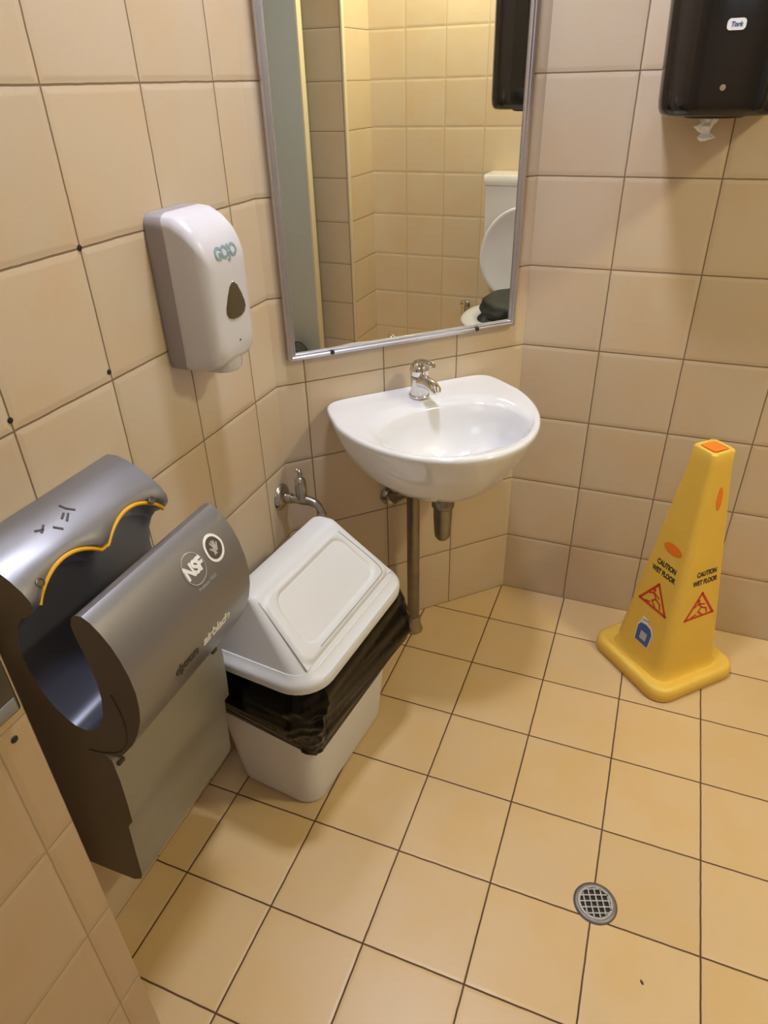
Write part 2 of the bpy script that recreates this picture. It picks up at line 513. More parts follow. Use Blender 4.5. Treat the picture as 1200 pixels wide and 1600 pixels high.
# bottle trap and pipes under the basin
tr = empty('bottle_trap', onM(0.335, 0.205, 0.540), AM, 'grey metal bottle trap hanging under the centre of the basin', 'drain trap')
bm = bmesh.new(); lathe(bm, (0, 0, 0.0), (0, 0, 1), [(0.017, -0.02), (0.019, -0.015), (0.019, 0.018)])
obj('tailpiece', bm, WHITE_PL, tr, label='pale collar')
bm = bmesh.new(); lathe(bm, (0, 0, -0.015), (0, 0, -1), [(0.026, -0.002), (0.0285, .002), (0.0285, .020), (0.0245, .024)], 12)
obj('union_nut', bm, STEEL_PIPE, tr)
bm = bmesh.new(); lathe(bm, (0, 0, -0.036), (0, 0, -1), [(0.0235, 0), (0.0235, .03), (0.021, .07), (0.019, .088), (0.013, .097), (0.004, .099)])
obj('bottle', bm, STEEL_PIPE, tr)
bm = bmesh.new(); tube(bm, [(0, Y(-0.01), -0.022), (0.004, Y(-0.06), -0.022), (0.012, Y(-0.105), -0.022)], 0.014)
obj('outlet', bm, STEEL_PIPE, tr)

pp = empty('waste_pipe', onM(0.352, 0.068, 0.0), AM, 'tarnished upright waste pipe running from basin to floor beside the bin', 'pipe')
bm = bmesh.new(); tube(bm, [(0, 0, 0.025), (0, 0, 0.3), (0, 0, 0.48), (0, 0, 0.50)], [0.0175, 0.0175, 0.0175, 0.015], 24)
obj('upright', bm, STEEL_PIPE, pp)
bm = bmesh.new(); lathe(bm, (0, 0, 0), (0, 0, 1), [(0.028, 0), (0.028, .004), (0.025, .012), (0.0215, .02), (0.0215, .045), (0.018, .05)])
obj('floor_collar', bm, CHROME_D, pp)
bm = bmesh.new(); lathe(bm, (0, 0, 0.478), (0, 0, 1), [(0.0175, 0), (0.022, .003), (0.022, .022), (0.0175, .025)])
obj('top_collar', bm, BLACKM, pp, label='black collar')
bm = bmesh.new(); tube(bm, [(0.0, 0, 0.472), (0.025, Y(-0.01), 0.470), (0.040, Y(-0.03), 0.450), (0.042, Y(-0.066), 0.442)], [0.012, 0.013, 0.014, 0.014])
obj('elbow', bm, STEEL_PIPE, pp)
bm = bmesh.new(); lathe(bm, (0.042, Y(-0.066), 0.440), (0, Y(1), 0), [(0.025, 0), (0.024, .005), (0.0165, .011), (0.0165, .028), (0.012, .03)], 24)
obj('wall_flange', bm, CHROME_D, pp)

# bib tap on the left wall by the corner
bb = empty('bib_tap', (XL, -0.503, 0.525), 0, 'dull chrome bib tap with round wall flange in the left corner above the bin', 'tap')
bm = bmesh.new(); lathe(bm, (0.001, 0, 0), (1, 0, 0), [(0.034, 0), (0.033, .003), (0.026, .009), (0.016, .013)], 28)
obj('flange', bm, CHROME_D, bb)
bm = bmesh.new(); tube(bm, [(0.01, 0, 0), (0.03, 0, 0), (0.031, 0, 0), (0.06, 0, 0.002)], [0.0135, 0.0135, 0.010, 0.0105], 16)
obj('body', bm, CHROME_D, bb)
bm = bmesh.new(); tube(bm, curve([(0.055, 0, 0.002), (0.08, 0, 0.003), (0.099, 0, -0.004), (0.108, 0, -0.018), (0.110, 0, -0.026)], 4), [0.0125] * 4 + [0.011] * 4 + [0.0095] * 4 + [0.009] * 3 + [0.0095] * 2, 16)
obj('spout', bm, CHROME_D, bb)
bm = bmesh.new(); lathe(bm, (0.110, 0, -0.036), (0, 0, 1), [(0.010, 0), (0.0115, .002), (0.0115, .010), (0.009, .013)], 16)
obj('nozzle', bm, CHROME_D, bb)
bm = bmesh.new(); lathe(bm, (0.058, 0, 0.004), (0, 0, 1), [(0.011, 0), (0.014, .012), (0.0145, .045), (0.0125, .055), (0.008, .060), (0.0055, .062), (0.0055, .08), (0.002, .083)], 18)
obj('spindle', bm, CHROME_D, bb)
bm = bmesh.new(); tube(bm, [(0.050, 0, 0.085), (0.060, 0, 0.078), (0.066, 0, 0.074)], [0.003, 0.005, 0.003], 10)
obj('key', bm, CHROME_D, bb)

# ------------------------------------------------------------------ soap dispenser on the left wall
DW, DH, DZ = 0.128, 0.262, 0.963
so = empty('soap_dispenser', (XL, -0.752, DZ), 0, 'white and grey touch-free soap dispenser on the left wall above the hand dryer', 'soap dispenser')
def yzring(x, w, z0, z1, r, yc=0, n=6):
    return [Vector((x, p.x + yc, p.y)) for p in rrect(0, (z0 + z1) / 2, w, z1 - z0, r, 0, n)]
bm = bmesh.new()
loft(bm, [yzring(0.001, DW * 1.02, 0.0, DH, 0.02), yzring(0.03, DW * 1.06, 0.0, DH, 0.022), yzring(0.036, DW * 1.04, 0.003, DH - 0.003, 0.022)])
obj('back_plate', bm, SOAP_GREY, so, label='grey backplate')
bm = bmesh.new()
loft(bm, [yzring(x, w_, a_, b_, r_, 0, 8) for x, w_, a_, b_, r_ in ((0.030, 0.128, 0.003, 0.259, 0.022), (0.032, 0.132, 0.0, 0.262, 0.022), (0.050, 0.133, 0.001, 0.260, 0.022), (0.070, 0.132, 0.003, 0.250, 0.024), (0.086, 0.129, 0.006, 0.236, 0.026), (0.096, 0.122, 0.012, 0.222, 0.026), (0.1025, 0.111, 0.02, 0.208, 0.024), (0.106, 0.100, 0.028, 0.197, 0.022), (0.1072, 0.08, 0.045, 0.18, 0.018), (0.108, 0.04, 0.07, 0.15, 0.01))])
from mathutils.bvhtree import BVHTree
SBV = BVHTree.FromBMesh(bm)
obj('cover', bm, WHITE_PL, so, angle=50)
bm = bmesh.new()
nz = [[Vector((x, y, z)) for x, y in ((0.05, -k), (0.075 + e, -k), (0.090 + e, -k * .7), (0.096 + e, 0), (0.090 + e, k * .7), (0.075 + e, k), (0.05, k))] for z, k, e in ((-0.008, 0.028, 0.002), (-0.004, 0.03, 0.004), (0.03, 0.035, 0.004), (0.06, 0.04, 0.0))]
loft(bm, nz)
obj('nozzle_guard', bm, WHITE_PL, so)
# teardrop window
def soapx(y, z):
    h = SBV.ray_cast(Vector((0.5, y, z)), Vector((-1, 0, 0)))
    return h[0].x if h[0] is not None else 0.1
bm = bmesh.new()
tear = [(0.0, 0.050), (0.010, 0.043), (0.019, 0.028), (0.026, 0.012), (0.027, 0.004), (0.022, -0.004), (0.012, -0.008), (0, -0.009), (-0.012, -0.008), (-0.022, -0.004), (-0.027, 0.004), (-0.026, 0.012), (-0.019, 0.028), (-0.010, 0.043)]
tc_ = [(y * 1.12 + 0.003, z * 1.05 + 0.098) for y, z in tear]
def on_soap(y, z, off): return Vector((soapx(y, z) + off, y, z))
loft(bm, [[on_soap(y, z, -0.002) for y, z in tc_]] + [[on_soap(0.003 + (y - .003) * k, 0.110 + (z - .112) * k, o__) for y, z in tc_] for k, o__ in ((1, 0.0012), (0.9, 0.0016), (0.6, 0.0018), (0.3, 0.0018), (0.08, 0.0018))])
obj('level_window', bm, AMBER, so, label='dark smoked teardrop window')
bm = text_mesh('GOJO', 0.027, 0.0003, 0.0010, 0, 0.85)
place(bm, (0, 0, 0), (0, 1, 0), (0, 0, 1))
for v in bm.verts:
    z = v.co.z + 0.197; y = v.co.y - 0.002
    v.co = Vector((soapx(y, z) + 0.0006 + v.co.x, y, z))
obj('logo', bm, TEAL, so, label='blue grey lettering')
bm = bmesh.new(); lathe(bm, (soapx(0.004, 0.047) - 0.0005, 0.004, 0.047), (1, 0, 0), [(0.0022, 0), (0.0022, .001)], 10)
obj('sensor_dot', bm, INK, so)

# ------------------------------------------------------------------ hand dryer
YR_, YL_ = -1.013, -1.300
hd = empty('hand_dryer', (XL, (YR_ + YL_) / 2, 0.2), 0, 'silver grey hand dryer with deep slot and yellow edge on the left wall', 'hand dryer')
HW = (YR_ - YL_) / 2
Z0 = 0.2
# outlines (depth, height) of the three shells, y is across
back_shell = [(0.001, .20), (0.001, .893), (.02, .894), (.04, .888), (.06, .878), (.08, .864), (.095, .850), (.104, .836), (.104, .824), (.097, .814), (.086, .806), (.074, .800), (.062, .786), (.052, .765), (.046, .735), (.047, .700), (.054, .665), (.068, .635), (.085, .614), (.10, .603), (.118, .600), (.135, .607), (.15, .622), (.164, .648), (.172, .685), (.174, .72), (.170, .76), (.163, .795), (.162, .815), (.167, .828), (.176, .835), (.186, .836), (.197, .829), (.209, .815), (.220, .797), (.229, .775), (.236, .748), (.239, .72), (.237, .69), (.231, .662), (.219, .632), (.203, .603), (.185, .580), (.168, .560), (.138, .556), (.150, .545), (.152, .50), (.150, .44), (.147, .395), (.140, .385), (.134, .375), (.128, .30), (.124, .235), (.118, .215), (.10, .203), (.05, .20)]
# the same outline points where the scalloped lip arches up for each hand
ARCH = {4: (.058, .879), 5: (.072, .870), 6: (.081, .864), 7: (.086, .859), 8: (.0885, .855), 9: (.088, .851), 10: (.080, .848), 11: (.068, .842), 12: (.058, .82), 13: (.050, .78)}
def dring(y, inset):
    cx, cz = 0.12, 0.58
    out = []
    for i, (x, z) in enumerate(back_shell):
        if i in ARCH:
            t = min(1, max(0, (y + HW - 0.014) / (2 * HW - 0.022)))
            k = abs(math.sin(2 * PI * t)) ** 0.7
            k = max(k, 0.32 * math.exp(-((t - .5) / .06) ** 2))
            x, z = x + (ARCH[i][0] - x) * k, z + (ARCH[i][1] - z) * k
        out.append([x, z])
    if inset > 0:   # shrink along inward normal a bit to round the side edge
        n = len(out); o2 = []
        for i in range(n):
            a, b = out[i - 1], out[(i + 1) % n]
            tx, tz = b[0] - a[0], b[1] - a[1]
            L = math.hypot(tx, tz) or 1
            o2.append([max(0.001, out[i][0] + inset * tz / L), out[i][1] - inset * tx / L])
        out = o2
    return [Vector((x, y, z - Z0)) for x, z in out]
bm = bmesh.new()
st = [(-HW, 0), (-HW + 0.003, 0)]
N_ = 44
for i in range(1, N_): st.append((-HW + 0.003 + (2 * HW - 0.006) * i / N_, 0))
st += [(HW - 0.003, 0), (HW, 0)]
loft(bm, [dring(y, s) for y, s in st], False, False)
from mathutils.geometry import tessellate_polygon
bm.verts.ensure_lookup_table()
nS = len(back_shell)
for base_i, ring_ in ((0, dring(-HW, 0)), (nS * (len(st) - 1), dring(HW, 0))):
    for tri in tessellate_polygon([ring_]):
        bm.faces.new([bm.verts[base_i + k] for k in tri])
body = obj('body', bm, SILVER, hd, angle=35)
# side cheeks: both ends take the silver with shade put into its colour
body.data.materials.append(SILVER_D)
body.data.materials.append(SLOT)
body.data.materials.append(SILVER_L)
nb = len(back_shell)
for p in body.data.polygons:
    if abs(p.normal.y) > 0.75 and (p.center.y < -HW + 0.004 or p.center.y > HW - 0.004):
        p.material_index = 1
    else:
        x, y, z = p.center; z += Z0
        if 0.035 < x < 0.178 and 0.59 < z < 0.822 and p.normal.length > 0:
            inside = (x < 0.12 and z < 0.80) or x >= 0.12
            if inside and not (x > 0.165 and z > 0.815): p.material_index = 2
        if z < 0.56 and x > 0.11: p.material_index = 3
# yellow lip strip
bm = bmesh.new()
lp = []
for i in range(61):
    y = -HW + 0.016 + (2 * HW - 0.024) * i / 60
    r = dring(y, 0)
    lp.append(r[9] + Vector((0.0010, 0, -0.0008)))
tube(bm, lp, 0.0032, 8)
obj('lip_strip', bm, YELLOW_L, hd, label='yellow wavy edging strip')
for y, z, x in ((-HW + 0.028, 0.846, 0.0975), (HW - 0.03, 0.842, 0.100)):
    bm = bmesh.new(); lathe(bm, (x - 0.002, y, z - Z0), (1, 0, 0.55), [(0.0065, 0), (0.0065, .002), (0.0045, .0025), (0.004, 0.0015)], 18)
    obj('screw', bm, SILVER_D, hd)
# seam arc on the visible cheek and the lower latch
bm = bmesh.new()
arc = curve([(0.192, 0, 0.70), (0.200, 0, 0.66), (0.196, 0, 0.615), (0.175, 0, 0.578), (0.140, 0, 0.560), (0.110, 0, 0.555)], 6)
tube(bm, [Vector((p.x, -HW - 0.0002, p.z - Z0)) for p in arc], 0.0011, 6)
obj('cheek_seam', bm, INK, hd)
for yy in (-HW + 0.012, HW - 0.022):
    bm = bmesh.new(); box(bm, 0.150, 0.1556, yy - 0.007, yy + 0.007, 0.528 - Z0, 0.536 - Z0, 0.002)
    obj('latch_slot', bm, INK, hd)
# printed marks on the front, following the shell
def frontx(z):
    P = back_shell[31:46]
    for (x0, z0), (x1, z1) in zip(P, P[1:]):
        if z1 <= z <= z0: return x0 + (x1 - x0) * (z - z0) / (z1 - z0)
    return 0.239
def wrap(bm, yc, zc, off=0.0006):
    """text/marks authored in xy: x across, y up"""
    for v in bm.verts:
        y, z, d = v.co.x + yc, v.co.y + zc, v.co.z
        v.co = Vector((frontx(z) + off + d, y, z - Z0))
    return bm
YM = (YR_ + YL_) / 2
def fy(y): return y - YM
bm = text_mesh('NSF', 0.026, 0.0003, 0.0011, 0, 0.88)
obj('certification_mark', wrap(bm, fy(-1.121), 0.793), WHITE_INK, hd, label='white lettering')
bm = bmesh.new(); ring_flat(bm, 0.0222, 0.0232)
obj('mark_ring', wrap(bm, fy(-1.121), 0.793), GREY_INK, hd)
bm = bmesh.new(); ring_flat(bm, 0.0165, 0.0205)
obj('badge_ring', wrap(bm, fy(-1.067), 0.795), WHITE_INK, hd, label='white ring badge')
bm = bmesh.new()
lathe(bm, (0, 0, 0), (0, 0, 1), [(0.0165, 0), (0.0165, .0002)], 30)
obj('badge_disc', wrap(bm, fy(-1.067), 0.795, 0.0003), SILVER_D, hd)
bm = bmesh.new()
strokes(bm, [[(-0.004, -0.008), (-0.003, 0.0)], [(0.0, -0.008), (-0.008, 0.002)], [(0.0, 0), (-0.003, 0.008)], [(0.002, 0), (0.001, 0.009)], [(0.004, 0), (0.005, 0.008)], [(0.005, -0.002), (0.009, 0.004)], [(0.0, -0.004), (0.004, -0.004)], [(-0.001, -0.001), (0.005, -0.001)]], 0.0026, 0.0003)
obj('hand_icon', wrap(bm, fy(-1.067), 0.795, 0.0006), GREY_INK, hd)
bm = text_mesh('Protocol P335', 0.0075, 0.0002, 0.0, 0, 1.0)
obj('small_print', wrap(bm, fy(-1.110), 0.763), GREY_INK, hd)
bm = text_mesh('dyson', 0.026, 0.0003, 0.0007, 0, 0.9)
obj('dark_lettering', wrap(bm, fy(-1.190), 0.676), INK, hd)
bm = text_mesh('airblade', 0.026, 0.0003, 0.0007, 0, 0.9)
obj('pale_lettering', wrap(bm, fy(-1.112), 0.676), WHITE_INK, hd)
# pen marks on the top
def topx(y, x):
    r = [(p.x, p.z) for p in dring(0, 0)[1:9]]
    for (x0, z0), (x1, z1) in zip(r, r[1:]):
        if x0 <= x <= x1: return z0 + (z1 - z0) * (x - x0) / (x1 - x0)
    return r[-1][1]
bm = bmesh.new()
strokes(bm, [[(-0.062, 0.050), (-0.054, 0.054)], [(-0.058, 0.056), (-0.048, 0.050)], [(-0.040, 0.060), (-0.034, 0.067)], [(-0.020, 0.056), (-0.012, 0.052)], [(-0.018, 0.062), (-0.008, 0.056)], [(-0.004, 0.040), (-0.002, 0.048), (0.004, 0.056)]], 0.0030, 0.0005)
for v in bm.verts:
    y, x, d = v.co.x, v.co.y, v.co.z
    v.co = Vector((x, y, topx(y, x) + 0.0006 + d))
obj('pen_marks', bm, INK, hd, label='black scribbled pen marks')

# ------------------------------------------------------------------ bin with liner
bn = empty('swing_bin', (-0.305, -0.762, 0), math.radians(-6), 'white plastic bin with ramp-shaped swing lid beside the hand dryer', 'bin')
bm = bmesh.new()
def brr(w, l, z, r=0.035, n=6, cx=0, cy=0): return rrect(cx, cy, w, l, r, z, n)
loft(bm, [brr(0.205, 0.325, 0.0, 0.04), brr(0.222, 0.342, 0.006, 0.045), brr(0.245, 0.362, 0.15, 0.045), brr(0.275, 0.395, 0.38, 0.045), brr(0.28, 0.40, 0.40, 0.045)])
obj('bin_body', bm, BIN_BODY, bn)
LCX = 0.014
bm = bmesh.new()
loft(bm, [brr(0.298, 0.414, 0.402, 0.070, 8, LCX), brr(0.306, 0.422, 0.405, 0.074, 8, LCX), brr(0.308, 0.424, 0.420, 0.074, 8, LCX), brr(0.300, 0.416, 0.428, 0.070, 8, LCX), brr(0.276, 0.404, 0.432, 0.05, 8, LCX), brr(0.262, 0.392, 0.442, 0.05, 8, LCX)])
# hood
def hood(t):
    z = 0.442 + 0.122 * t
    w = 0.258 - 0.205 * t
    l = 0.388 - 0.075 * t
    return brr(w, l, z, 0.045 * (1 - t) + 0.018 * t, 8, LCX - 0.030 * t)
loft(bm, [hood(t) for t in (0, 0.1, 0.25, 0.5, 0.75, 0.9, 0.97)] + [[p + Vector((0, 0, 0.001)) for p in brr(0.035, 0.295, 0.564, 0.012, 8, LCX - 0.030)]])
obj('lid', bm, BIN_PL, bn, angle=35)
# swing flap on the room side slope: raised border, recessed middle
A = hood(0.06); B = hood(0.93)
pa = Vector((LCX + 0.129 - 0.007, 0, 0.449)); pb = Vector((LCX - 0.028 + 0.0335, 0, 0.556))
up = (pb - pa); SLn = up.length; up.normalize()
nrm = Vector((0, 1, 0)).cross(up); 
if nrm.x < 0: nrm = -nrm
bm = bmesh.new()
NU, NV = 60, 44
def sdrr(x, y, hw, hh, r):
    qx, qy = abs(x) - hw + r, abs(y) - hh + r
    return math.hypot(max(qx, 0), max(qy, 0)) + min(max(qx, qy), 0) - r
def ss(a, b, x):
    t = min(1, max(0, (x - a) / (b - a))); return t * t * (3 - 2 * t)
vg = []
for j in range(NV + 1):
    row = []
    for i in range(NU + 1):
        v = j / NV
        wd = 0.176 * (1 - v) + 0.150 * v
        x = (2 * i / NU - 1) * wd
        s = v * SLn
        d = sdrr(x / (wd / 0.165), s - SLn * 0.50, 0.165, SLn * 0.50, 0.03)
        di = sdrr(x / (wd / 0.165), s - SLn * 0.53, 0.132, SLn * 0.37, 0.03)
        h = 0.0055 * ss(0.001, -0.008, d) - 0.010 * ss(0.008, -0.010, di) - 0.004
        dg = abs(sdrr(x / (wd / 0.165), s - SLn * 0.50, 0.143, SLn * 0.43, 0.03))
        row.append(bm.verts.new(pa + up * s + Vector((0, x, 0)) + nrm * (h + 0.0035)))
    vg.append(row)
for j in range(NV):
    for i in range(NU):
        bm.faces.new((vg[j][i], vg[j][i + 1], vg[j + 1][i + 1], vg[j + 1][i]))
ed = [e for e in bm.edges if e.is_boundary]
ret = bmesh.ops.extrude_edge_only(bm, edges=ed)
for v in ret['geom']:
    if isinstance(v, bmesh.types.BMVert): v.co -= nrm * 0.012
obj('swing_flap', bm, BIN_PL, bn, angle=50)
# thin grey line round the flap
bm = bmesh.new()
gl = []
def flap_pt(x, s, h): return pa + up * s + Vector((0, x, 0)) + nrm * h
for x, s in ((-0.118, 0.012), (0.0, 0.0115), (0.13, 0.012), (0.146, 0.016), (0.151, 0.028), (0.148, 0.06), (0.138, 0.11), (0.130, 0.148)):
    gl.append(flap_pt(x, s, 0.0052))
tube(bm, curve(gl, 5), 0.0009, 6)
obj('flap_groove', bm, GROOVE, bn)
# small scuff
bm = bmesh.new(); strokes(bm, [[(0, 0), (0.006, -0.002)]], 0.003, 0.0003)
for v in bm.verts: v.co = flap_pt(v.co.x + 0.0, v.co.y + SLn * .42, -0.0086 + v.co.z)
obj('scuff', bm, GREY_INK, bn)

def ss(a, b, x):
    t = min(1, max(0, (x - a) / (b - a))); return t * t * (3 - 2 * t)
# liner folded over the rim
bm = bmesh.new()
ln_rings = []
NLV = 40
random.seed(11)
for j in range(NLV + 1):
    v = j / NLV
    ring = []
    base = rrect(0.004, 0, 0.288, 0.408, 0.05, 0, 44)
    n = len(base)
    for i, p in enumerate(base):
        a = i / n
        ang = math.atan2(p.y, p.x)
        bottom = 0.228 + 0.012 * math.sin(3 * ang + 1) + 0.02 * noise.noise(Vector((math.cos(ang) * 2, math.sin(ang) * 2, 3)))
        if p.x > 0: bottom -= 0.022 * math.cos(ang) 
        z = 0.408 - (0.408 - bottom) * v
        inner = Vector((0.004 + max(-0.094, min(0.094, p.x - 0.004)), max(-0.154, min(0.154, p.y)), 0))
        nn = (p - inner).normalized(); nx, ny = nn.x, nn.y
        q = p * 1.0
        bulge = 0.004 + 0.030 * math.sin(PI * min(1, v * 1.05) ** 0.9) * (0.6 + 0.5 * noise.noise(Vector((q.x * 8, q.y * 8, v * 1.5))))
        if nx > 0: bulge *= 1.0 + 0.75 * nx * ss(-0.12, 0.16, p.y)
        taper = -0.016 * v
        fold = 0.016 * (0.30 - abs(noise.noise(Vector((q.x * 14 + v, q.y * 14, v * 1.8 + 5))))) + 0.012 * (0.25 - abs(noise.noise(Vector((q.x * 34 + v * 3, q.y * 34 - v * 2.5, v * 4))))) + 0.003 * noise.noise(Vector((q.x * 80, q.y * 80, v * 12)))
        fold *= min(1, v * 4)
        d = bulge + taper + fold
        if nx < -0.5: d = min(d, 0.0)
        d = min(d, 0.065)
        ring.append(Vector((p.x + nx * d, p.y + ny * d, z + 0.003 * noise.noise(Vector((nx * 12, ny * 12, 9))))))
    ln_rings.append(ring)
# hem rolls back in
last = ln_rings[-1]
ln_rings.append([Vector((p.x * 0.955, p.y * 0.965, p.z - 0.004)) for p in last])
ln_rings.append([Vector((p.x * 0.92, p.y * 0.945, p.z + 0.012)) for p in last])
loft(bm, ln_rings, False, False)
lin = obj('bin_liner', bm, LINER, bn, angle=180, label='glossy black bin liner folded over the rim')

# ------------------------------------------------------------------ wet floor cone
CX, CY = 0.490, -0.176
cn = empty('safety_cone', (CX, CY, 0), math.radians(-45), 'yellow four-sided wet floor safety cone standing against the back wall', 'safety cone')
# local -y face looks to the lower left of the picture, local +x face to the lower right after the turn
bm = bmesh.new()
def sq(w, z, r, n=6): return rrect(0, 0, w, w, r, z, n)
loft(bm, [sq(0.265, 0.0, 0.042), sq(0.276, 0.004, 0.047), sq(0.278, 0.022, 0.047), sq(0.272, 0.036, 0.045), sq(0.254, 0.042, 0.042), sq(0.232, 0.038, 0.040), sq(0.205, 0.034, 0.036),
          sq(0.196, 0.042, 0.034), sq(0.190, 0.07, 0.032)] + [sq(0.190 + (0.078 - 0.190) * t, 0.07 + (0.60 - 0.07) * t, 0.032 * (1 - t) + 0.016 * t) for t in (0.2, 0.4, 0.6, 0.8, 1.0)] +
     [sq(0.072, 0.63, 0.014), sq(0.071, 0.657, 0.012), sq(0.066, 0.662, 0.011), sq(0.048, 0.662, 0.008), sq(0.044, 0.655, 0.007)])
obj('cone_body', bm, CONE_Y, cn, angle=60)
bm = bmesh.new(); loft(bm, [sq(0.040, 0.6605, 0.006), sq(0.040, 0.6625, 0.006)])
obj('top_opening', bm, CONE_O, cn, label='square opening in the top, light through it painted orange')
def face_pt(side, a, h, off=0.0):
    """side 0: local -x.. returns point on a side face, a across, h height"""
    t = (h - 0.07) / 0.53
    w = 0.190 + (0.078 - 0.190) * t
    return {0: Vector((a, -w / 2 - off, h)), 1: Vector((w / 2 + off, a, h))}[side]
def fwrap(bm, side, ac, hc, off=0.0004):
    for v in bm.verts:
        a, h, d = v.co.x + ac, v.co.y + hc, v.co.z
        v.co = face_pt(side, a, h, off + d)
    return bm
def ellipse_bm(rx, ry, th=0.0008, rot=0, n=28):
    bm = bmesh.new()
    r = [Vector((rx * math.cos(2 * PI * i / n), ry * math.sin(2 * PI * i / n), 0)) for i in range(n)]
    loft(bm, [r, [p + Vector((0, 0, th)) for p in r]])
    return bm
for side in (0, 1):
    yv = 0.355 if side == 0 else 0.565
    if side == 0:
        bm = ellipse_bm(0.029, 0.014); obj('hand_hole', fwrap(bm, 0, 0.006, 0.395), CONE_O, cn, label='orange oval hand hole')
    else:
        bm = ellipse_bm(0.008, 0.030); obj('hand_hole', fwrap(bm, 1, 0.004, 0.545), CONE_O, cn, label='narrow orange hand hole')
    bm = text_mesh('CAUTION', 0.0195, 0.0003, 0.0008, 0, 1.0)
    for v in bm.verts: v.co.x *= 0.72
    obj('caution_lettering', fwrap(bm, side, 0.004, 0.343), INK, cn, label='black lettering')
    bm = text_mesh('WET FLOOR', 0.0195, 0.0003, 0.0008, 0, 1.0)
    for v in bm.verts: v.co.x *= 0.70
    obj('caution_lettering', fwrap(bm, side, 0.002, 0.319), INK, cn, label='black lettering')
    # warning triangle with a slipping figure
    bm = bmesh.new()
    hs, bs = 0.040, 0.046
    strokes(bm, [[(-bs, -hs * .75), (bs, -hs * .75), (0, hs), (-bs, -hs * .75)]], 0.0062, 0.0004)
    strokes(bm, [[(-0.006, 0.010), (0.004, -0.004), (-0.006, -0.014), (0.008, -0.026)], [(0.004, -0.004), (0.020, -0.010), (0.024, -0.022)], [(-0.006, 0.010), (0.012, 0.004)], [(-0.006, 0.010), (-0.020, 0.002)], [(-0.026, -0.026), (-0.012, -0.022)]], 0.0042, 0.0004)
    e = ellipse_bm(0.005, 0.005, 0.0004); me_ = bpy.data.meshes.new('x'); e.to_mesh(me_); e.free()
    for v in me_.vertices: v.co.y += 0.018; v.co.x -= 0.008
    bm.from_mesh(me_); bpy.data.meshes.remove(me_)
    obj('warning_triangle', fwrap(bm, side, 0.0, 0.245), RED, cn, label='red warning triangle with a slipping figure')
# blue sticker low on the left face
bm = bmesh.new()
pr = [(-0.026, -0.036), (0.026, -0.036), (0.028, 0.010), (0.020, 0.026), (0.004, 0.030), (0.0, 0.042), (-0.018, 0.044), (-0.020, 0.028), (-0.028, 0.014)]
loft(bm, [[Vector((x, y, 0)) for x, y in pr], [Vector((x, y, .0004)) for x, y in pr]])
st_ = obj('sticker', fwrap(bm, 0, 0.002, 0.130), WHITE_INK, cn, label='bottle-shaped pale sticker')
bm = bmesh.new()
pr = [(-0.023, -0.034), (0.023, -0.034), (0.025, 0.008), (0.017, 0.022), (0.0, 0.026), (-0.018, 0.022), (-0.025, 0.010)]
loft(bm, [[Vector((x, y, 0)) for x, y in pr], [Vector((x, y, .0004)) for x, y in pr]])
obj('sticker_bottle', fwrap(bm, 0, 0.002, 0.130, 0.0009), BLUE, st_, label='blue bottle print')
bm = bmesh.new()
pr = [(-0.010, -0.022), (0.012, -0.022), (0.012, 0.002), (-0.010, 0.002)]
loft(bm, [[Vector((x, y, 0)) for x, y in pr], [Vector((x, y, .0003)) for x, y in pr]])
obj('sticker_patch', fwrap(bm, 0, 0.002, 0.130, 0.0014), GREY_INK, st_)
bm = bmesh.new(); strokes(bm, [[(-0.014, 0.034), (-0.004, 0.036), (0.002, 0.038)]], 0.0022, .0003)
obj('sticker_nozzle', fwrap(bm, 0, 0.002, 0.130, 0.0009), BLUE, st_)

# ------------------------------------------------------------------ floor drain
dr = empty('floor_drain', (0.401, -0.9375, 0), math.radians(20), 'round metal floor drain with lattice grate in the tiled floor', 'floor drain')
bm = bmesh.new(); lathe(bm, (0, 0, 0.0002), (0, 0, 1), [(0.034, 0), (0.034, .0006)], 36)
obj('pit_shade_disc', bm, GREYDK, dr)  # flat disc on the floor, darkness of the drain hole painted black
bm = bmesh.new()
loft(bm, [[Vector((r * math.cos(2 * PI * i / 40), r * math.sin(2 * PI * i / 40), z)) for i in range(40)] for r, z in ((0.033, 0.001), (0.0325, 0.0035), (0.0355, 0.0042), (0.0405, 0.0028), (0.0425, 0.0004), (0.033, 0.0002))], False, False)
obj('collar', bm, STEEL_DK, dr, label='dark worn collar')
bm = bmesh.new()
ring_flat(bm, 0.0295, 0.0335, 40, 0.003)
for k in range(-2, 3):
    o = k * 0.0118 + 0.003; h = math.sqrt(max(0, 0.031 ** 2 - o * o))
    box(bm, o - 0.0013, o + 0.0013, -h, h, 0.0008, 0.0030)
    box(bm, -h, h, o - 0.0013, o + 0.0013, 0.0008, 0.0029)
for v in bm.verts: v.co.z += 0.0010
obj('grate', bm, STEEL, dr, angle=30)

